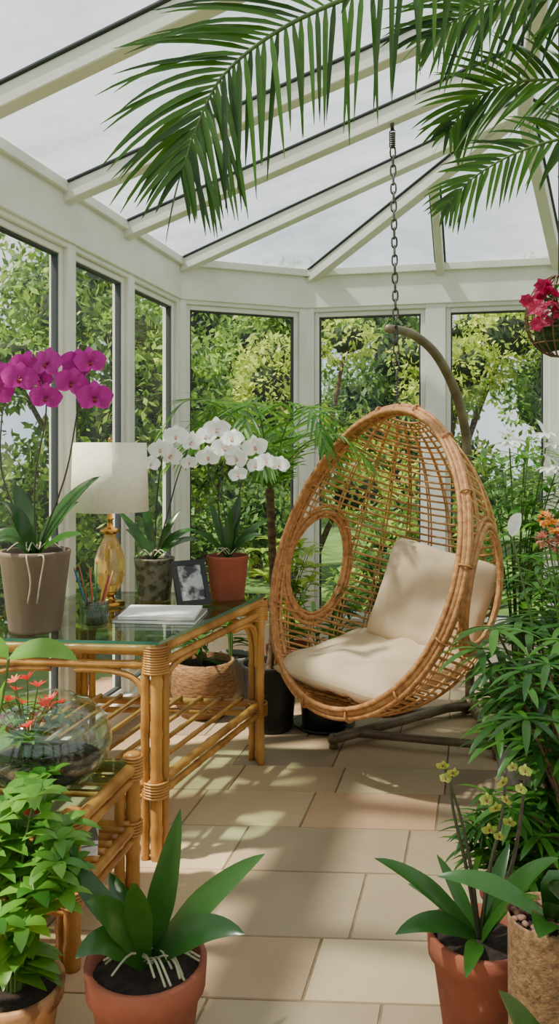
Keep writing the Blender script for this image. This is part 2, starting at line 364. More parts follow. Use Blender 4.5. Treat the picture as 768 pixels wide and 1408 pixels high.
T=[('garden_tree','leafy green tree outside the glass',-3.0,5.3,rb(3.2,.9,12,.5),11000,L_OUT1,.10),
('garden_tree','leafy green tree outside the glass',-4.5,9.0,rb(4.5,1.1,14,.7),12000,L_OUT1,.12),
('garden_tree','dense green tree beyond the side windows',-1.6,7.3,rb(3.2,.8,12,.5),11000,L_OUT1,.10),
('garden_tree','dense green tree beyond the back window',-.3,9.6,rb(3.4,.9,13,.55),10000,L_OUT1,.11),
('garden_shrub','yellow-green spring shrub beyond the back window',.30,7.7,rb(2.6,.6,10,.36),6000,L_OUT2,.07),
('garden_shrub','pale lime shrub on the lawn',1.7,8.8,rb(2.9,.7,12,.4,.8),6000,L_OUT2,.08),
('garden_tree','dark green tree beyond the back window',2.5,12.0,rb(3.9,1.2,11,.8),9000,L_OUT3,.13),
('garden_tree','dark evergreen hedge tree behind the glass',3.7,8.4,rb(3.1,.8,13,.6),10000,L_OUT3,.10),
('garden_tree','leafy green tree outside the bay',6.2,7.0,rb(3.4,.9,9,.8),7000,L_OUT1,.13),
('garden_tree','tall tree at the garden boundary',-7.2,13.,rb(5.6,1.6,12,1.2),9000,L_OUT3,.17),
('garden_tree','tall tree at the garden boundary',-1.7,16.5,rb(5.0,1.8,12,1.2),9000,L_OUT1,.15),
('garden_tree','tall tree at the garden boundary',7.2,16.5,rb(5.0,2.0,12,1.2),9000,L_OUT1,.17),
('garden_shrub','low green shrub by the conservatory',-1.9,5.9,rb(1.1,.4,5,.35,.3),3500,L_OUT1,.08),
('garden_shrub','low green shrub by the conservatory',-.5,6.5,rb(1.1,.4,6,.3,.3),3500,L_OUT3,.08),
('garden_shrub','low green shrub by the conservatory',1.0,6.4,rb(1.0,.4,6,.3,.3),3500,L_OUT1,.08),
('garden_shrub','low green shrub by the conservatory',2.6,6.4,rb(1.3,.5,6,.35,.3),3500,L_OUT3,.08)]
for nm,lb,x,y,bl,n,m,Ls in T: tree(nm,lb,x,y,bl,n,m,Ls,trunk='tree' in nm)
# ---------------------------------------------------------------- pots
def pot(e,c,rt,h,m,rb_=.72,style='rim',soil=SOIL,label=None,full=.88):
    mb=MB(); b=rt*rb_
    if style=='rim': pr=[(0,0),(b,0),(rt*.93,h*.76),(rt*1.02,h*.77),(rt*1.05,h*.99),(rt*1.02,h),(rt*.94,h),(rt*.9,h*.8),(b*.8,.02),(0,.02)]
    elif style=='plain': pr=[(0,0),(b*.96,0),(b,.01),(rt*.98,h*.93),(rt,h*.95),(rt,h*.99),(rt*.97,h),(rt*.92,h*.98),(rt*.9,h*.85),(0,h*.1)]
    else: pr=[(0,0),(b,0),(rt*1.08,h*.45),(rt*1.04,h*.8),(rt,h),(rt*.93,h),(rt*.95,h*.8),(0,.02)]
    mb.lathe(pr,c); part('pot',mb,m,e,label=label)
    mb=MB(); z=h*full; mb.lathe([(0,z+.012),(rt*.4,z+.008),(rt*.7,z+.01),(rt*.905,z)],c,24); part('soil',mb,soil,e)
def orchidroots(mb,c,r,n=9):
    for i in range(n):
        a=R(0,6.28); c=V(c); p0=c+V((R(-.02,.02),R(-.02,.02),.02)); d=V((math.cos(a),math.sin(a),0))
        mb.tube(spath([p0,p0+d*r*.4+V((0,0,.03)),p0+d*r*.8+V((0,0,R(-.0,.015)))+d.cross(V((0,0,1)))*R(-.03,.03)],8),.0028,5)
# flower mesh
def flowermesh(name,pm,lm,s=.05):
    mb=MB()
    def petal(ang,L,W,shape='obov'):
        d=V((math.cos(ang),0,math.sin(ang))); pts=[d*L*t+V((0,-.18*L*math.sin(t*3.0)+.06*L*t,0)) for t in [i/7 for i in range(8)]]
        mb.blade(pts,W,shape,.12,up=(0,-1,0),wave=.015)
    for a in (90,215,325): petal(math.radians(a),s*1.0,s*.8,'ovate')
    for a in (8,172): petal(math.radians(a),s*1.12,s*1.3,'ovate')
    mb.c=1; mb.blade([V((0,-.25*s*math.sin(t*3),-.34*s*t)) for t in [i/5 for i in range(6)]],s*.26,'ovate',.5,up=(0,-1,0)); mb.ball((0,-.12*s,0),s*.09,6,4)
    me=bpy.data.meshes.new(name); me.from_pydata([tuple(v) for v in mb.v],[],mb.f); me.materials.append(pm); me.materials.append(lm)
    me.polygons.foreach_set('material_index',mb.m); me.polygons.foreach_set('use_smooth',[True]*len(mb.f)); me.update(); return me
FM=flowermesh('magenta_flower',MAG,MAGD,.062); FW=flowermesh('white_flower',WHP,YEL,.055); FG=flowermesh('green_flower',GREENY,MAGD,.014)
def putflower(me,e,p,yaw=0,pitch=0,s=1,name='flower'):
    o=bpy.data.objects.new(name,me); COL.objects.link(o); o.parent=e; o.location=V(p)-V(e.location); o.rotation_euler=(pitch,R(-.25,.25),yaw); o.scale=(s,s,s)
def stemtube(mb,pts,r0=.004,r1=.0022,n=20): 
    q=spath(pts,n); mb.tube(q,[r0+(r1-r0)*i/n for i in range(n+1)],6)
# ---------------------------------------------------------------- desk
TZ=.78
dn=[V((-.436,2.84)),V((-.092,3.74)),V((-.93,3.80)),V((-1.12,2.90))]   # near right, far right, far left, near left
cen=sum((p for p in dn),V((0,0)))/4
desk=thing('rattan_desk','bamboo rattan writing desk with a glass top by the windows','desk',v3(cen,0))
mb=MB(); ex=[p+(p-cen).normalized()*.035 for p in dn]; mb.prism(ex,TZ-.012,TZ); mb.m=[0 if i<2 else 1 for i in range(len(mb.m))]
part('glass_top',mb,[GTOP,GEDGE],desk,smooth=False,label='green-edged clear glass top')
def pole(mb,a,b,r,node=.17,seg=10):
    a=V(a);b=V(b);L=(b-a).length; n=max(6,int(L/.02)); off=R(0,node); pts=[];rr=[]
    for i in range(n+1):
        t=i/n; pts.append(a+(b-a)*t); x=((t*L+off)%node); rr.append(r*(1.16 if x<.02 else (1.0 if x>.04 else .97)))
    mb.tube(pts,rr,seg)
def wrap(mb,c,r,h,ax=(0,0,1)):
    ax=V(ax).normalized(); n=max(3,int(h/.008)); c=V(c)
    for i in range(n):
        o=c+ax*(h*(i/(n-1)-.5)); x=ax.orthogonal().normalized(); y=ax.cross(x)
        mb.tube([o+(x*math.cos(k*.5236)+y*math.sin(k*.5236))*r for k in range(12)],.0048,5,closed=True)
for i,p in enumerate(dn):
    mb=MB(); ci=(cen-p).normalized()
    pole(mb,v3(p,0),v3(p,TZ-.014),.021); q=p+ci*.02+V((ci.y,-ci.x))*.036; pole(mb,v3(q,0),v3(q,TZ-.05),.016); 
    q2=p+ci*.02-V((ci.y,-ci.x))*.036; pole(mb,v3(q2,0),v3(q2,TZ-.05),.016)
    pc=p+ci*.013
    wrap(mb,v3(pc,TZ-.07),.046,.09); wrap(mb,v3(pc,.25),.044,.05)
    part('leg',mb,CANE,desk)
for i in range(4):
    a=dn[i]; b=dn[(i+1)%4]
    for z,r in ((TZ-.036,.020),(TZ-.09,.015),(.27,.017),(.225,.014)): mb=MB(); pole(mb,v3(a,z),v3(b,z),r,.22); part('rail',mb,CANE,desk)
for i in range(4):
    a=dn[i]
    for b in (dn[(i+1)%4],dn[(i-1)%4]):
        d=(b-a).normalized(); f=lambda s,z: v3(a+d*s,z)
        mb=MB(); mb.tube(spath([f(.035,.45),f(.038,TZ-.24),f(.07,TZ-.15),f(.16,TZ-.115),f(.3,TZ-.11)],16),.012,8)
        part('curved_brace',mb,CANE,desk)
mb=MB()
for k in range(8):
    t=.1+.8*k/7; a=dn[0].lerp(dn[3],t); b=dn[1].lerp(dn[2],t); pole(mb,v3(a,.292),v3(b,.292),.010,.3,8)
part('slatted_shelf',mb,CANE,desk)
# ---------------------------------------------------------------- side table
sn=[V((-.58,2.24)),V((-.487,2.66)),V((-1.2,2.70)),V((-1.25,2.30))]; SZ=.43; sc=sum((p for p in sn),V((0,0)))/4
st=thing('rattan_side_table','low bamboo side table with glass top and lower shelf','side table',v3(sc,0))
mb=MB(); mb.prism([p.lerp(sc,.03) for p in sn],SZ-.012,SZ-.002); part('glass_top',mb,GTOP,st,smooth=False)
for p in sn:
    mb=MB(); ci=(sc-p).normalized()
    pole(mb,v3(p,0),v3(p,SZ+.005),.024,.14); q=p+ci*.045; pole(mb,v3(q,0),v3(q,SZ-.03),.018,.14); wrap(mb,v3(p,SZ-.03),.03,.07); wrap(mb,v3(p,.2),.029,.04); mb.ball(v3(p,SZ+.01),(.027,.027,.012),12,6)
    part('leg',mb,CANE,st)
for i in range(4):
    a=sn[i]; b=sn[(i+1)%4]
    for z,r in ((SZ-.03,.019),(SZ-.072,.014),(.2,.018),(.16,.013)): mb=MB(); pole(mb,v3(a,z),v3(b,z),r,.16); part('rail',mb,CANE,st)
mb=MB()
for k in range(9):
    t=.06+.88*k/8; pole(mb,v3(sn[0].lerp(sn[1],t),.222),v3(sn[3].lerp(sn[2],t),.222),.011,.3,8)
part('slatted_shelf',mb,CANE,st)
for k,(w,d,h,m) in enumerate(((.2,.15,.02,PAPER),(.19,.14,.018,COVER))):
    z=.234+.0205*k; mb=MB(); c=V((-.66,2.46)); r=Matrix.Rotation(.2+.15*k,2); cs=[c+r@V(q) for q in ((-w/2,-d/2),(w/2,-d/2),(w/2,d/2),(-w/2,d/2))]
    mb.c=1;mb.prism(cs,z,z+.003);mb.c=0;mb.prism([p.lerp(c,.03) for p in cs],z+.003,z+h-.003);mb.c=1;mb.prism(cs,z+h-.003,z+h)
    part('magazine',mb,[PAPER,m],smooth=False,label='thin magazine stacked on the side table shelf',cat='magazine',group='magazines on the lower shelf',loc=v3(c,z))
# ---------------------------------------------------------------- desk objects
def potted(name,label,cat,loc,group=None): return thing(name,label,cat,loc,group)
# magenta orchid
c=V((-.915,3.0,TZ)); e=potted('potted_orchid','magenta moth orchid in a taupe ceramic pot on the desk','orchid',c)
pot(e,c,.13,.30,TAUPE,.74,'plain')
mb=MB(); top=c+V((0,0,.28))
for tx,ty,dy,w,ar in ((138,655,0.05,.085,.09),(0,690,-.1,.085,.08),(-10,735,.0,.09,.07),(112,735,-.12,.08,.04),(20,665,.1,.08,.06),(108,690,.12,.075,.08),(-5,745,-.16,.08,.06)):
    mb.blade_to(top+V((0,0,-.01)),at(tx,ty,3.0+dy),w,ar,'strap',.25)
part('foliage',mb,L_ORC,e)
stp=[[(35,752),(5,660),(2,580),(12,535)],[(42,752),(48,660),(62,580),(62,540),(50,505)],[(60,752),(88,660),(104,580),(112,530),(122,500)]]
for s_ in stp:
    mb=MB(); stemtube(mb,[top]+[at(x,y,3.0) for x,y in s_[1:]]); part('stem',mb,DSTEM,e)
mb=MB(); orchidroots(mb,top,.11,10); 
for (x1,x2) in ((36,42),(60,55)): mb.tube(spath([top+V((x1/3e3,-.1,0)),at(x1,765,2.86),at(x2,800,2.86),at(x2-4,830,2.87)],10),.003,5)
part('aerial_root',mb,ROOT,e)
for x,y,dy in ((66,500,0),(124,497,-.02),(38,505,.04),(12,516,.0),(-8,508,.05),(63,546,-.04),(98,526,-.03),(130,546,-.02),(27,520,-.05),(105,500,.05),(-6,540,.0),(52,520,.06)):
    putflower(FM,e,at(x,y,2.95+dy),R(-.5,.5),R(-.2,.25),R(.85,1.05))
# lamp
c=V((-.735,3.47,TZ)); e=thing('table_lamp','brass and amber glass table lamp with a cream drum shade','lamp',c)
mb=MB(); mb.lathe([(0,0),(.062,0),(.066,.006),(.064,.016),(.04,.022),(.02,.03),(.018,.045),(.03,.05),(.03,.058),(0,.058)],c); part('lamp_base',mb,BRASS,e)
mb=MB(); mb.lathe([(.02,.058),(.035,.065),(.055,.10),(.068,.15),(.066,.20),(.05,.25),(.032,.285),(.026,.30),(.026,.31)],c,14); part('lamp_body',mb,AMBER,e,smooth=False,label='faceted amber glass body')
mb=MB(); mb.lathe([(0,.308),(.03,.31),(.045,.325),(.03,.335),(.014,.34),(.012,.37),(.02,.375),(.012,.38),(.010,.47),(0,.47)],c,16); 
mb.tube([c+V((0,0,.38)),c+V((0,0,.715))],.004,6); mb.ball(c+V((0,0,.72)),.008)
for k in range(3):
    a=k*2.094; mb.tube([c+V((0,0,.695)),c+V((math.cos(a)*.155,math.sin(a)*.155,.695))],.002,4)
part('lamp_neck',mb,BRASS,e)
mb=MB(); mb.lathe([(.165,.41),(.167,.41),(.157,.705),(.155,.705),(.163,.412)],c,48); part('lamp_shade',mb,SHADE,e,label='cream linen drum shade')
# white orchids
def whiteorchid(c,label,rt,h,m,leaves,stems,fl,style='plain'):
    e=potted('potted_orchid',label,'orchid',c); pot(e,c,rt,h,m,.8,style); top=c+V((0,0,h*.92)); mb=MB()
    for tx,ty,dy,w,ar in leaves: mb.blade_to(top,at(tx,ty,c.y+dy),w,ar,'strap',.25)
    part('foliage',mb,L_ORC,e)
    for s_ in stems:
        mb=MB(); stemtube(mb,[top]+[at(x,y,c.y) for x,y in s_]); part('stem',mb,DSTEM,e)
    mb=MB(); orchidroots(mb,top,rt*.9,8); part('aerial_root',mb,ROOT,e)
    for x,y in fl: putflower(FW,e,at(x,y,c.y-R(.0,.14)),R(-.6,.6),R(-.3,.3),R(.9,1.05) if y<633 else R(.65,.85))
CG=mat('mossy_glass',(120,112,96),(64,62,46),rough=.25,scale=25,bump=.1,contrast=(.45,.6))
whiteorchid(V((-.566,3.62,TZ)),'white moth orchid in a murky glass pot on the desk',.092,.19,CG,
 [(172,728,.0,.06,.05),(275,742,-.1,.065,.06),(196,690,.1,.05,.05),(268,728,.08,.06,.07),(160,700,.05,.05,.03),(250,700,.1,.04,.06)],
 [[(214,720),(218,660),(226,615)],[(228,715),(246,650),(268,600),(292,600)]],
 [(220,618),(242,600),(207,638),(236,626),(260,636),(284,600),(286,628),(264,608)])
whiteorchid(V((-.235,3.62,TZ)),'white moth orchid in a glossy terracotta pot on the desk',.095,.20,TERRA,
 [(262,730,-.08,.06,.05),(330,680,.05,.07,.03),(360,735,-.05,.06,.05),(288,690,.1,.05,.03),(372,712,.1,.05,.05),(318,700,-.08,.06,.03)],
 [[(300,700),(305,650),(320,605)],[(322,710),(335,650),(345,615),(372,628)],[(306,690),(280,640),(275,600)]],
 [(320,604),(324,630),(327,652),(350,614),(366,634),(384,639),(352,640),(298,590),(308,616)])
# photo frame
c=at(268,816,3.44); c.z=TZ; e=thing('photo_frame','black tabletop picture frame leaning on its easel back','picture frame',c)
M=Matrix.Rotation(math.radians(30),4,'Z')@Matrix.Rotation(math.radians(-24),4,'X')
mb=MB(); W_,H_=.155,.20
def fp(x,z,y=0): return c+M@V((x,y,z+.006))
def fbox(mb,x0,x1,z0,z1,y0,y1):
    vs=[fp(x,z,y) for y in (y0,y1) for (x,z) in ((x0,z0),(x1,z0),(x1,z1),(x0,z1))]; mb.add(vs,[(0,1,2,3),(7,6,5,4),(0,4,5,1),(1,5,6,2),(2,6,7,3),(3,7,4,0)])
t=.022
fbox(mb,-W_/2,W_/2,0,t,-.008,.008);fbox(mb,-W_/2,W_/2,H_-t,H_,-.008,.008);fbox(mb,-W_/2,-W_/2+t,t,H_-t,-.008,.008);fbox(mb,W_/2-t,W_/2,t,H_-t,-.008,.008);fbox(mb,-W_/2+.004,W_/2-.004,.004,H_-.004,.004,.009)
part('frame',mb,BLK,e,smooth=False)
mb=MB(); fbox(mb,-W_/2+t,W_/2-t,t,H_-t,-.002,.003); part('picture',mb,PHOTO,e,smooth=False)
mb=MB(); a=fp(0,H_*.7,.01); b=V((c.x,c.y,TZ+.003))+M.to_3x3()@V((0,.11,0)); b.z=TZ+.003; mb.beam(a,b,.04,.004,bev=.001); part('easel_back',mb,BLK,e,smooth=False)
# notebook / papers
for k,(w,d,h,m,rz,lab,nm) in enumerate(((.33,.26,.014,COVER,-.10,'closed notebook with pale pages on the glass desk','notebook'),(.30,.235,.012,PAPER,-.04,'stack of white writing paper on a notebook','paper_stack'))):
    z=TZ+.0003+.0145*k; cc=V((-.475,3.22)); r=Matrix.Rotation(rz,2); cs=[cc+r@V(q) for q in ((-w/2,-d/2),(w/2,-d/2),(w/2,d/2),(-w/2,d/2))]
    mb=MB(); mb.c=1; mb.prism(cs,z,z+.002)
    mb.c=0
    for j in range(4): rj=Matrix.Rotation(R(-.015,.015),2); mb.prism([cc+rj@(p-cc)*.985 for p in cs],z+.002+j*(h-.004)/4,z+.002+(j+.85)*(h-.004)/4)
    mb.c=1; mb.prism(cs,z+h-.002,z+h)
    part(nm,mb,[PAPER,m],smooth=False,label=lab,cat='notebook' if k==0 else 'paper',loc=v3(cc,z))
# pen cup
c=V((-.705,3.05,TZ)); e=thing('pencil_cup','round glass cup lined with green moss on the desk','pencil cup',c)
mb=MB(); mb.lathe([(0,0),(.048,0),(.055,.01),(.056,.105),(.053,.105),(.051,.012),(0,.008)],c); part('cup',mb,CLEAR,e)
mb=MB(); mb.lathe([(0,.012),(.046,.012),(.051,.03),(.0515,.06),(.050,.085),(.044,.085),(.042,.03),(0,.03)],c,24); part('moss_lining',mb,MOSS,e)
for k,(dx,dy,L,m) in enumerate(((-.055,.0,.19,(46,98,140)),(-.02,.03,.18,(196,84,44)),(.03,.02,.17,(210,168,60)),(.055,-.01,.19,(180,110,60)),(.01,-.02,.21,(60,120,70)),(.04,.03,.16,(150,40,50)),(-.035,-.02,.2,(120,80,50)))):
    mm=mat('pencil_paint',m,rough=.4); a=c+V((dx*.3,dy*.3,.035)); d=V((dx,dy,.17)).normalized(); b=a+d*L
    mb=MB(); mb.tube([a,b],.0038,6); mb.c=1; mb.tube([b,b+d*.012],[.0038,.0008],6)
    part('pencil',mb,[mm,CANE],label='coloured pencil standing in the moss-lined cup',cat='pencil',group='pencils in the cup',loc=a)
# ---------------------------------------------------------------- egg chair
yw=math.radians(48); Tt=math.radians(20)
n_=V((-math.sin(yw)*math.cos(Tt),-math.cos(yw)*math.cos(Tt),math.sin(Tt))); u_=V((math.sin(yw)*math.sin(Tt),math.cos(yw)*math.sin(Tt),math.cos(Tt))); w_=V((math.cos(yw),-math.sin(yw),0))
Cr=V((.375,3.6,.99)); ca,cc_,cd=.53,.695,.76
def S(ph,la,k=1.0):
    s=math.sin(la); return Cr+u_*(cc_*s*k)+(w_*(ca*(1-.08*s)*math.cos(ph))-n_*(cd*(1-.12*s)*math.sin(ph)))*(math.cos(la)*k)
chair=thing('hanging_egg_chair','woven rattan egg-shaped hanging chair on a chain','hanging chair',(Cr.x+.2,Cr.y+.2,.2))
holes=[(math.radians(20),math.radians(-3),math.radians(15),math.radians(22)),(math.radians(162),math.radians(-4),math.radians(13.5),math.radians(23))]
def hol(ph,la): return any(((ph-h[0])/h[2])**2+((la-h[1])/h[3])**2<1 for h in holes)
def run(mb,fn,n,r,seg=5):
    cur=[]
    for i in range(n+1):
        ph,la,k=fn(i/n)
        if hol(ph,la):
            if len(cur)>1: mb.tube(cur,r,seg)
            cur=[]
        else: cur.append(S(ph,la,k))
    if len(cur)>1: mb.tube(cur,r,seg)
mb=MB(); nr=54
for i in range(nr):
    la=math.radians(-80+158*i/(nr-1)); run(mb,lambda t:(math.pi*t,la,1+.006*math.sin(i*3.1)),64,.0058)
    if i%2==0 and la<math.radians(-25): run(mb,lambda t:(math.pi*t,la+.012,1.01),64,.0055)
part('woven_shell',mb,RATC,chair,label='open horizontal cane weave')
mb=MB()
for i in range(14):
    ph=math.radians(8+164*i/13)
    for o in (-.014,.014): run(mb,lambda t:(ph+o,math.radians(-84+162*t),1.010),60,.0045)
part('rib',mb,RATC,chair)
mb=MB()
for k,(off,sc_,r) in enumerate(((0,1.0,.017),(.026,1.012,.013),(-.020,.985,.011),(.008,1.032,.012),(.05,1.0,.010))):
    pts=[Cr+(u_*(cc_*math.sin(a))+w_*(ca*(1-.08*math.sin(a))*math.cos(a)))*sc_-n_*off for a in [2*math.pi*j/80 for j in range(80)]]; mb.tube(pts,r,9,closed=True)
for j in range(70):
    a=2*math.pi*j/70; rad=(u_*(cc_*math.sin(a))+w_*(ca*(1-.08*math.sin(a))*math.cos(a))); c0=Cr+rad*1.01-n_*.01; rn=rad.normalized()
    if j%5==0: mb.tube([c0+(rn*math.cos(x)*.031+n_*math.sin(x)*.032) for x in [k*.6283 for k in range(10)]],.005,5,closed=True)
part('rim',mb,RATR,chair,label='thick bundled rattan rim')
for h in holes:
    mb=MB()
    for k,r in ((1.0,.015),(1.12,.010),(.91,.008)):
        mb.tube([S(h[0]+h[2]*k*math.cos(a),h[1]+h[3]*k*math.sin(a),1.01) for a in [2*math.pi*j/40 for j in range(40)]],r,8,closed=True)
    part('arm_loop',mb,RATR,chair)
# cushions
Mz=Matrix.Rotation(-yw,4,'Z')
mb=MB(); mb.pillow(V((.43,3.70,.465)),(.72,.66,.15),Mz@Matrix.Rotation(math.radians(5),4,'X'),26,.018,-.0,3)
part('seat_cushion',mb,CUSH,label='plump cream linen seat cushion in the egg chair',cat='cushion',loc=(.43,3.70,.40))
mb=MB(); mb.pillow(V((.73,3.84,.73)),(.56,.52,.19),Matrix.Rotation(-math.radians(32),4,'Z')@Matrix.Rotation(math.radians(72),4,'X')@Matrix.Rotation(math.radians(-12),4,'Z'),24,.02,0,9)
part('back_cushion',mb,CUSH,label='cream linen back pillow leaning in the egg chair',cat='cushion',loc=(.73,3.84,.48))
# chain
topz=2.96; cx,cy=.52,3.69
rt_=Cr+u_*cc_
mb=MB(); z=topz-.13; k=0
while z>1.78:
    p=[]; ax=V((1,0,0)) if k%2==0 else V((0,1,0)); xo=cx+(rt_.x-cx)*(topz-z)/(topz-1.7); yo=cy+(rt_.y-cy)*(topz-z)/(topz-1.7)
    for j in range(12):
        a=j*math.pi/6; p.append(V((xo,yo,z))+ax*math.cos(a)*.012+V((0,0,math.sin(a)*.018+(.008 if math.sin(a)>0.01 else -.008 if math.sin(a)<-.01 else 0))))
    mb.tube(p,.0046,6,closed=True); z-=.041; k+=1
part('hanging_chain',mb,STEEL,chair,label='grey steel link chain')
mb=MB()
mb.tube([V((cx+.013*math.cos(a),cy+.013*math.sin(a),topz-.11+.075*a/50)) for a in [i*.4 for i in range(126)]],.003,5)
mb.tube([(cx,cy,topz+.02),(cx,cy,topz-.03)],.009,8); mb.lathe([(0,.02),(.03,.02),(.03,.01),(0,.01)],(cx,cy,topz),16)
part('ceiling_spring',mb,STEEL,chair)
mb=MB(); x0,y0=rt_.x,rt_.y
mb.tube([V((x0+.011*math.cos(a),y0+.011*math.sin(a),1.70+.09*a/38)) for a in [i*.4 for i in range(96)]],.003,5)
mb.tube(spath([(x0,y0,1.73),(x0,y0,1.685),(x0+.02,y0,1.665),(x0,y0,1.64),(x0-.02,y0,1.655)],12),.005,6)
part('hook',mb,STEEL,chair)
# stand
pb=V((1.06,4.46,0)); stand=thing('chair_stand','bronze tubular chair stand with curved hook pole and splayed feet','chair stand',pb)
pts=spath([pb+V((0,0,.05)),pb+V((0,0,.7)),at(642,640,4.4),at(638,585,4.34),at(622,530,4.22),at(597,485,4.06),at(565,459,3.88),at(534,452,3.73)],44); mb=MB(); mb.tube(pts,[.026-.006*max(0,(i-22)/22) for i in range(45)],12)
mb.ball(pts[-1],(.022,.022,.022)); part('pole',mb,STAND,stand)
mb=MB(); h=pb+V((0,0,.05))
for q in (at(458,1022,3.90),at(684,1041,3.76)):
    q.z=.045; mb.tube([h,q],.024,10); mb.ball(q,(.03,.03,.03)); mb.tube([q,V((q.x,q.y,.001))],.022,10)
for a,b in ((V((.33,4.0,.045)),V((1.06,3.80,.045))),(V((.55,4.25,.05)),V((1.05,4.38,.05)))): mb.tube([a,b],.02,10)
mb.lathe([(0,0),(.05,0),(.05,.06),(.03,.08),(0,.08)],pb,16)
part('base',mb,STAND,stand)
# ---------------------------------------------------------------- plants: generic
def bush(mbL,mbS,c,n,h,sp,L,W,k,shape='lance',droop=.8,fold=.2,z0=.2,tip=5):
    c=V(c)
    for i in range(n):
        a=R(0,6.283); r=sp*math.sqrt(R(.05,1)); hh=h*R(.65,1.05)*(1-.25*r/sp)
        e=c+V((math.cos(a)*r,math.sin(a)*r,hh)); m=c+V((math.cos(a)*r*.35,math.sin(a)*r*.35,hh*.6)); q=spath([c+V((math.cos(a)*.02,math.sin(a)*.02,0)),m,e],10)
        mbS.tube(q,[.005-.0003*j for j in range(11)],5)
        for j in range(k):
            t=z0+(1-z0)*(j/(k-1) if k>1 else 1); p=q[min(10,int(t*10))]; b=j*2.4+R(-.3,.3); up=.35+.5*t
            mbL.leaf(p,(math.cos(b),math.sin(b),up*R(.4,1.2)),L*R(.7,1.15),W*R(.8,1.1),droop,5,shape,fold)
        for j in range(tip):
            b=j*6.283/max(tip,1)+R(-.3,.3); mbL.leaf(e,(math.cos(b),math.sin(b),R(.3,.9)),L*R(.6,1),W*R(.7,1),droop,5,shape,fold)
def frond(mbL,mbS,pts,n,Lm,W,droop=.5,ang=50,r0=.008,vup=.1,nrm=None,t0=.0):
    q=spath(pts,n*2); m=len(q)-1; mbS.tube(q,[r0*(1-.8*i/m) for i in range(m+1)],6)
    for i in range(n):
        t=(i+.5)/n; j=int(t*m); T_=(q[min(j+1,m)]-q[max(j-1,0)]).normalized(); sd=T_.cross(V(nrm) if nrm else V((0,0,1)))
        sd=sd.normalized() if sd.length>.05 else V((1,0,0))
        prof=(.35+.65*math.sin(math.pi*min(1,.15+t*.72)))*(1 if t<.85 else (1-(t-.85)*3.2))
        nn=sd.cross(T_)
        for s_ in (1,-1):
            an=math.radians(ang-ang*.55*t**2+R(-7,7)); d=sd*s_*math.sin(an)+T_*math.cos(an)+nn*(vup+R(-.12,.12))
            mbL.leaf(q[j],d,Lm*prof*R(.85,1.08),W,droop*R(.5,1.4),7,'grass',.3,up=nn if nrm or abs(nn.z)>.2 else (0,0,1))
    mbL.leaf(q[-1],(q[-1]-q[-3]),Lm*.5,W,droop,6,'grass')
def palmate(mbL,c,L,W,n=8,tilt=.1,droop=.6):
    a0=R(0,6.28)
    for i in range(n):
        a=a0+i*6.283/n; mbL.leaf(c,(math.cos(a),math.sin(a),tilt+R(-.1,.2)),L*R(.8,1.1),W,droop,5,'lance',.25)
# overhead palm
pc=V((1.2,2.35,2.35)); e=thing('potted_palm_tree','tall potted palm with long fronds arching under the roof','palm',(1.2,2.35,0))
pot(e,V((1.2,2.35,0)),.2,.36,TERRA)
mb=MB(); q=spath([(1.2,2.35,.3),(1.22,2.36,1.0),(1.18,2.34,1.7),pc],40); mb.tube(q,[.05+.006*(i%3) for i in range(41)],12); part('trunk',mb,BARK,e)
mbL,mbS=MB(),MB()
P=lambda l:[pc]+[at(*x) for x in l]
FN=(.1,-1,.15)
frond(mbL,mbS,P([(800,-60,2.25),(640,-62,2.15),(500,-12,2.08),(390,38,2.0),(310,100,1.95),(272,170,1.92),(250,236,1.9)]),66,.38,.0155,.6,60,.010,nrm=FN)
frond(mbL,mbS,P([(850,0,2.3),(760,-20,2.3),(660,10,2.3),(590,50,2.3)]),36,.30,.016,.6,55,.008,nrm=FN)
frond(mbL,mbS,P([(840,120,2.3),(770,110,2.35),(700,115,2.4),(650,140,2.45),(615,180,2.45)]),34,.24,.015,.6,55,.007,nrm=FN)
frond(mbL,mbS,P([(860,190,2.3),(780,190,2.3),(710,210,2.3),(650,245,2.3),(612,285,2.3)]),34,.18,.013,.6,52,.007,nrm=FN)
frond(mbL,mbS,P([(900,60,2.5),(840,-30,2.7),(760,-60,2.9),(700,-20,3.0),(660,40,3.05)]),30,.34,.018,.6,50,.008)
frond(mbL,mbS,P([(930,-40,2.0),(850,-110,1.8),(700,-140,1.7),(560,-100,1.65),(470,-60,1.62)]),36,.26,.015,.5,50,.008,nrm=FN)
frond(mbL,mbS,[pc,(1.5,2.3,2.7),(1.75,2.1,2.6),(1.85,2.0,2.2)],24,.3,.022)
frond(mbL,mbS,[pc,(1.3,1.9,2.7),(1.4,1.5,2.6),(1.4,1.3,2.3)],24,.3,.022)
part('frond',mbL,L_PALM,e,label='long feathery green palm leaves'); part('leaf_stalk',mbS,STEM,e)
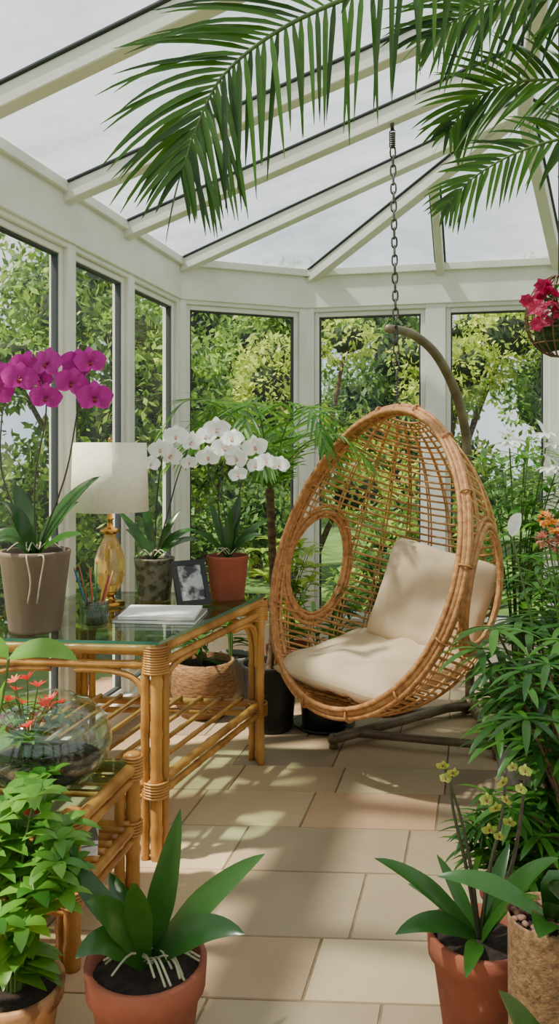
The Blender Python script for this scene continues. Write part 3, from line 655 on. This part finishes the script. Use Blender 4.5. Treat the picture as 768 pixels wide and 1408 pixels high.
# mid palm behind
def palm(name,label,c,pr,ph,pm,th_,fr,Lf,lab='palm',rt=.02,style='plain'):
    c=V(c); e=thing(name,label,lab,c); pot(e,c,pr,ph,pm,.8,style); cr=c+V((.0,0,th_)); mb=MB(); q=spath([c+V((0,0,ph*.85)),c+V((.02,0,th_*.5)),cr],24); mb.tube(q,[rt+.004*(i%2) for i in range(25)],10); part('trunk',mb,BARK,e)
    mbL,mbS=MB(),MB()
    for (az,el,l) in fr:
        d=V((math.cos(az),math.sin(az),0)); frond(mbL,mbS,[cr,cr+d*l*.35+V((0,0,l*el*.8)),cr+d*l*.75+V((0,0,l*el))*.95,cr+d*l*1.0+V((0,0,l*el*.5))],18,Lf,.018,.5,52,.005)
    part('frond',mbL,L_BUSH,e); part('leaf_stalk',mbS,STEM,e)
palm('potted_palm','slim-trunked palm in a black pot by the back window',(-.05,4.2,0),.15,.34,BLACKP,1.25,[(a+R(-.2,.2),R(.45,.95),R(.48,.6)) for a in [i*6.283/13 for i in range(13)]],.22)
def simple(name,label,cat,c,pr,ph,pm,n,h,sp,L,W,k,lm,shape='lance',droop=.8,style='rim',tip=5,sm=STEM,rbm=.75,extra=None,fold=.2):
    c=V(c); e=thing(name,label,cat,c); pot(e,c,pr,ph,pm,rbm,style); mbL,mbS=MB(),MB(); bush(mbL,mbS,c+V((0,0,ph*.85)),n,h,sp,L,W,k,shape,droop,tip=tip,fold=fold)
    if extra: extra(e,mbL,mbS,c)
    part('foliage',mbL,lm,e); part('stem',mbS,sm,e); return e
# back row
simple('potted_shrub','small leafy plant in a woven wicker basket under the desk','potted plant',(-.42,4.42,0),.17,.30,WICK,8,.22,.15,.12,.04,4,L_DARK,style='belly')
def saucer(e,mbL,mbS,c):
    mb=MB(); mb.lathe([(0,.001),(.145,.001),(.165,.022),(.158,.022),(.14,.006),(0,.006)],c); part('saucer',mb,BLACKP,e)
simple('potted_plant','green plant in a black plastic pot with saucer','potted plant',(.235,4.22,0),.135,.22,BLACKP,14,.62,.20,.16,.035,8,L_BUSH,style='plain',rbm=.85,extra=saucer)
simple('potted_plant','leafy plant with pale green leaves by the back window','potted plant',(.06,4.95,0),.14,.25,TERRA,16,.8,.24,.17,.05,8,L_LIME,'ovate')
simple('potted_plant','tall green plant by the corner window','potted plant',(-.28,4.76,0),.12,.24,GREYP,12,.75,.13,.16,.03,9,L_BUSH)
simple('potted_plant','bushy green plant behind the hanging chair','potted plant',(.66,4.98,0),.14,.25,BLACKP,14,.8,.22,.17,.035,8,L_DARK,style='plain')
# right side groups
def lilies(e,mbL,mbS,c):
    for px,py in ((700,612),(752,604),(764,648)):
        p=at(px,py,c.y-.40); mbS.tube(spath([c+V((0,0,.3)),(c+p)/2+V((0,0,.3)),p],10),.004,5)
        for q in range(2):
            mb=MB(); pp=p+V((R(-.03,.03),0,R(-.03,.03)))
            for i in range(6):
                a=i*1.047; mb.leaf(pp,(math.cos(a)+(-.6 if q else .3),math.sin(a)-.9,.3),.085,.042,.9,6,'lance',.2)
            part('flower',mb,WHP,e)
simple('potted_lily','tall white lily with narrow leaves by the window','lily',(1.28,4.30,0),.16,.28,BLACKP,20,1.36,.30,.28,.042,12,L_BUSH,droop=1.0,style='plain',extra=lilies)
simple('potted_shrub','lush green plant beside the hanging chair','potted plant',(1.36,3.70,0),.15,.28,GREYP,18,.80,.22,.22,.05,10,L_BUSH,droop=1.0,style='plain')
simple('potted_shrub','tall leafy plant in the glazed corner','potted plant',(1.80,4.22,0),.16,.28,TERRA,18,1.45,.3,.26,.045,12,L_LIME,droop=1.1)
simple('potted_plant','leafy plant in a grey pot beside the chair stand','potted plant',(1.02,3.46,0),.09,.2,GREYP,8,.30,.12,.13,.045,5,L_DARK,'ovate',style='plain')
simple('potted_shrub','dense narrow-leaved green plant','potted plant',(1.20,3.08,0),.15,.28,TERRA,24,.95,.24,.20,.038,11,L_DARK,droop=1.1)
# schefflera-like
def umbrella(name,label,c,pr,ph,pm,n,h,sp,L,W,lm,lean=(0,0),lo=.35):
    c=V(c); e=thing(name,label,'potted plant',c); pot(e,c,pr,ph,pm); mbL,mbS=MB(),MB()
    for i in range(n):
        a=R(0,6.28); r=sp*math.sqrt(R(.02,1)); hh=h*R(lo,1.05); p=c+V((math.cos(a)*r+lean[0]*hh,math.sin(a)*r+lean[1]*hh,ph+hh)); b=c+V((0,0,ph*.85))
        mbS.tube(spath([b,b.lerp(p,.5)+V((0,0,.08)),p],10),.0045,5); palmate(mbL,p,L*R(.8,1.15),W,random.choice([7,8,9]),R(0,.3),R(.6,1.1))
    mbS.tube(spath([c+V((.03,0,ph*.8)),c+V((.05,0,ph+h*.6))],6),.018,8)
    part('foliage',mbL,lm,e); part('stem',mbS,BARK,e)
umbrella('potted_umbrella_plant','umbrella plant with fanned green leaflets in a clay pot',(.93,2.66,0),.16,.26,TERRA,46,.60,.24,.16,.036,L_DARK,(-.08,0))
umbrella('potted_umbrella_plant','smaller umbrella plant with fanned leaflets',(.86,2.26,0),.12,.20,TERRA,44,.58,.20,.15,.03,L_DARK,(-.05,0),.02)
simple('potted_fern','low dark fern filling the gap between clay pots','potted plant',(.70,2.38,0),.10,.16,TERRA,26,.30,.15,.14,.022,8,L_DARK,droop=1.1)
# calla / bouquet
c=V((1.06,2.80,0)); e=thing('potted_flowering_plant','flowering plant with yellow and dusty pink blooms and a white calla','flowering plant',c); pot(e,c,.10,.24,GREYP)
mbL,mbS=MB(),MB(); bush(mbL,mbS,c+V((0,0,.2)),10,.75,.12,.16,.04,9,tip=3)
for px,py,m_ in ((748,712,ORNG),(762,724,ORNG),(746,742,PINK),(764,750,PINK),(772,734,PINK)):
    p=at(px,py,2.66); mbS.tube(spath([c+V((0,0,.2)),(c+p)/2+V((0,0,.2)),p],8),.003,5); mb=MB()
    for k in range(60):
        d=V((random.gauss(0,1),random.gauss(0,1),random.gauss(0,1)+.3)).normalized(); mb.leaf(p+d*.014,d,R(.012,.02),.014,.2,3,'ovate')
    part('flower',mb,m_,e)
p=at(703,738,2.8); mbS.tube(spath([c+V((0,0,.2)),(c+p)/2+V((-.02,0,.15)),p],8),.004,5); mb=MB(); mb.blade_to(p,at(716,706,2.8),.045,.02,'ovate',.9); part('flower',mb,WHP,e,label='white calla bloom')
part('foliage',mbL,L_BUSH,e); part('stem',mbS,STEM,e)
# hanging basket
c=at(768,435,2.95); e=thing('hanging_basket','round wire hanging basket with crimson flowers','hanging basket',c)
mb=MB()
for i in range(9):
    a=i*math.pi/9; mb.tube([c+V((math.cos(a)*math.cos(t)*.12,math.sin(a)*math.cos(t)*.12,math.sin(t)*.15)) for t in [k*.2618 for k in range(24)]],.0028,5,closed=True)
for z in (-.1,-.05,0,.05,.1):
    r=.12*math.sqrt(1-(z/.15)**2); mb.tube([c+V((math.cos(t)*r,math.sin(t)*r,z)) for t in [k*.2618 for k in range(24)]],.0028,5,closed=True)
mb.tube([c+V((0,0,.15)),V((c.x,c.y,3.12))],.003,5)
part('wire_basket',mb,WIRE,e); mb=MB(); mb.ball(c+V((0,0,-.06)),(.09,.09,.07),12,8,.3); part('moss',mb,MOSS,e)
def fmesh(nm,m,n,L,W,sh,lift):
    mb=MB()
    for j in range(n):
        a=j*6.283/n; mb.leaf((0,0,0),(math.cos(a),math.sin(a),lift),L,W,.4,3,sh)
    me=bpy.data.meshes.new(nm); me.from_pydata([tuple(v) for v in mb.v],[],mb.f); me.materials.append(m); me.update(); return me
FC=fmesh('crimson_flower',CRIM,6,.03,.026,'ovate',.3); FK=fmesh('coral_flower',CORAL,8,.038,.016,'lance',.9)
for k in range(22):
    putflower(FC,e,c+V((R(-.16,.0),R(-.14,-.02),R(-.06,.10))),R(0,6),R(.6,1.6),R(.7,1.3))
mbL,mbS=MB(),MB(); bush(mbL,mbS,c+V((0,0,-.02)),9,.12,.13,.06,.02,3); part('foliage',mbL,L_DARK,e); part('stem',mbS,STEM,e)
# right foreground orchid (stems + yellow-green blooms)
c=V((.50,2.0,0)); e=thing('potted_orchid','slender yellow-green orchid in a terracotta pot on the tiles','orchid',c); pot(e,c,.125,.25,TERRW)
top=c+V((0,0,.22)); mb=MB()
for tx,ty,Y,w,ar in ((514,1180,1.95,.06,.06),(543,1285,1.85,.07,.07),(560,1215,2.1,.05,.05),(740,1235,1.8,.06,.06),(600,1175,2.1,.045,.02),(768,1180,1.9,.06,.08),(700,1160,2.1,.045,.04),(640,1345,1.8,.05,.04)): mb.blade_to(top,at(tx,ty,Y),w,ar,'strap',.3)
part('foliage',mb,L_ORC,e)
for s_ in ([(648,1200),(632,1120),(608,1050)],[(640,1190),(622,1110),(618,1060)],[(672,1200),(690,1120),(694,1060)],[(700,1200),(716,1120),(722,1050)]):
    mb=MB(); stemtube(mb,[top]+[at(x,y,1.98) for x,y in s_],.006,.003); part('stem',mb,DSTEM,e)
for px,py in ((608,1052),(612,1070),(622,1062),(690,1075),(696,1100),(680,1110),(672,1140),(700,1130),(722,1060),(716,1085),(668,1100),(704,1055),(686,1150)): putflower(FG,e,at(px,py,1.96),R(-.8,.8),R(-.4,.6),R(.9,1.3))
# burlap pot w pebbles
c=V((.60,1.78,0)); e=thing('potted_orchid','orchid with broad leaves in a burlap wrapped pot topped with pebbles','orchid',c)
pot(e,c,.092,.42,BURL,.95,'plain',full=.94)
mb=MB()
for k in range(70):
    a=R(0,6.28); r=.082*math.sqrt(R(0,1)); mb.ball(c+V((math.cos(a)*r,math.sin(a)*r,.405+R(0,.01))),(R(.007,.011),R(.007,.01),.006),7,5,.3)
part('pebbles',mb,PEB,e); top=c+V((0,0,.40)); mb=MB()
for tx,ty,Y,w,ar in ((600,1205,1.85,.06,.06),(780,1215,1.7,.08,.08),(790,1260,1.6,.08,.05),(820,1170,1.8,.07,.05),(740,1290,1.55,.07,.03)): mb.blade_to(top,at(tx,ty,Y),w,ar,'strap',.25)
part('foliage',mb,L_ORC,e)
c=V((.56,1.5,0)); e=thing('potted_orchid','low broad-leaved orchid in a terracotta pot','orchid',c); pot(e,c,.09,.16,TERRW); mb=MB(); top=c+V((0,0,.14))
for tx,ty,Y,w,ar in ((685,1362,1.42,.09,.05),(800,1350,1.45,.09,.05),(700,1420,1.4,.08,.03),(860,1380,1.5,.08,.03)): mb.blade_to(top,at(tx,ty,Y),w,ar,'strap',.2)
part('foliage',mb,L_ORC,e)
# front left orchid foliage
c=V((-.31,1.86,0)); e=thing('potted_orchid','orchid with broad dark leaves and tangled roots in terracotta pot','orchid',c); pot(e,c,.135,.27,TERRW)
top=c+V((0,0,.245)); mb=MB()
for tx,ty,Y,w,ar in ((248,1112,1.90,.078,-.02),(364,1174,1.84,.07,.05),(336,1284,1.74,.08,.09),(103,1318,1.76,.08,.10),(62,1148,1.95,.065,.03),(150,1200,2.05,.065,.03),(118,1240,1.75,.075,.08),(300,1240,2.0,.06,.05),(180,1215,1.7,.07,.08)): mb.blade_to(top,at(tx,ty,Y),w,ar,'strap',.3,14,up=(0,-.75,.65))
part('foliage',mb,L_ORC,e); mb=MB(); orchidroots(mb,top+V((0,0,.005)),.14,26); part('aerial_root',mb,ROOT,e)
# front left bush
PATP=mat('patterned_clay',(180,134,90),(124,80,48),rough=.8,scale=14,bump=.2,contrast=(.45,.55))
simple('potted_shrub','bushy bright green plant in a decorated clay pot','potted plant',(-.64,1.93,0),.115,.17,PATP,28,.50,.18,.10,.042,7,L_BUSH,'ovate',.9,tip=6)
def trailing(e,mbL,mbS,c):
    a=c+V((0,0,.3)); b=at(-6,1000,2.2); d=at(12,905,2.2)
    mbS.tube(spath([a,b,d],10),.004,5)
    mbL.blade_to(d,at(106,908,2.15),.075,.05,'ovate',.25,10); mbL.blade_to(b,at(8,935,2.12),.05,.03,'ovate',.25,8); mbL.blade_to(d,at(-50,880,2.2),.06,.04,'ovate',.25,8)
simple('potted_shrub','second leafy green plant beside the side table','potted plant',(-.86,2.04,0),.10,.17,TERRA,18,.48,.13,.10,.042,7,L_BUSH,'ovate',.9,tip=6,extra=trailing)
# terrarium
c=V((-.72,2.47,SZ-.002)); e=thing('glass_bowl_planter','rounded clear glass bowl planted with coral flowers on the side table','terrarium',c)
mb=MB(); mb.lathe([(0,.003),(.09,.003),(.15,.03),(.19,.08),(.2,.13),(.185,.19),(.14,.235),(.095,.25),(.09,.262),(.086,.25),(.135,.23),(.18,.188),(.195,.13),(.185,.08),(.145,.034),(.09,.008),(0,.008)],c,48); part('bowl',mb,CLEAR,e)
mb=MB(); mb.lathe([(0,.012),(.09,.012),(.14,.036),(.165,.07),(.10,.085),(0,.095)],c,32); part('soil',mb,SOIL,e)
mbL,mbS=MB(),MB(); bush(mbL,mbS,c+V((-.05,-.02,.08)),16,.17,.12,.07,.02,5,tip=5); 
part('foliage',mbL,L_BUSH,e)
for px,py in ((20,938),(38,935),(52,945),(10,965),(30,968),(62,972),(85,968),(5,990),(50,985),(20,950),(72,962),(8,1005),(40,1000),(-8,960)):
    p=at(px,py,2.36+R(-.03,.1)); mbS.tube(spath([c+V((-.05,-.02,.08)),(c+V((-.05,-.02,.12))).lerp(p,.5),p],6),.002,4)
    putflower(FK,e,p,R(0,6),.4,R(.7,1.1))
part('stem',mbS,STEM,e)
# seedling in small pot
c=V((-.70,2.27,SZ-.002)); 
simple('potted_seedling','small seedling with ovate leaves in a clay pot','potted plant',c,.035,.05,TERRA,5,.09,.06,.07,.04,3,L_BUSH,'ovate',.7,tip=3)
# ---------------------------------------------------------------- light, world, camera
w=bpy.data.worlds.new('sky'); bpy.context.scene.world=w; w.use_nodes=True; nt=w.node_tree; nt.nodes.clear()
o=N(nt,'ShaderNodeOutputWorld'); bg=N(nt,'ShaderNodeBackground'); tc=N(nt,'ShaderNodeTexCoord'); nz=N(nt,'ShaderNodeTexNoise'); nz.inputs['Scale'].default_value=2.2; nz.inputs['Detail'].default_value=7
nt.links.new(tc.outputs['Generated'],nz.inputs['Vector']); mr=N(nt,'ShaderNodeMapRange'); mr.inputs[1].default_value=.42; mr.inputs[2].default_value=.62; nt.links.new(nz.outputs[0],mr.inputs[0])
col=mixc(nt,mr.outputs[0],lin((196,208,218)),lin((250,246,238))); nt.links.new(col,bg.inputs[0]); bg.inputs[1].default_value=1.6; nt.links.new(bg.outputs[0],o.inputs[0])
s=bpy.data.lights.new('sun','SUN'); s.energy=10.5; s.angle=math.radians(2.5); s.color=(1,.90,.74); so=bpy.data.objects.new('sun',s); COL.objects.link(so)
so.rotation_euler=V((.55,.16,-1.0)).to_track_quat('-Z','Y').to_euler()
cam=bpy.data.cameras.new('camera'); co=bpy.data.objects.new('camera',cam); COL.objects.link(co); co.location=(0,0,H); co.rotation_euler=(math.radians(90),0,0)
cam.sensor_fit='VERTICAL'; cam.sensor_height=36; cam.sensor_width=36; cam.lens=36*F/1408; cam.shift_y=-(704-HY)/1408; cam.clip_start=.05
bpy.context.scene.camera=co
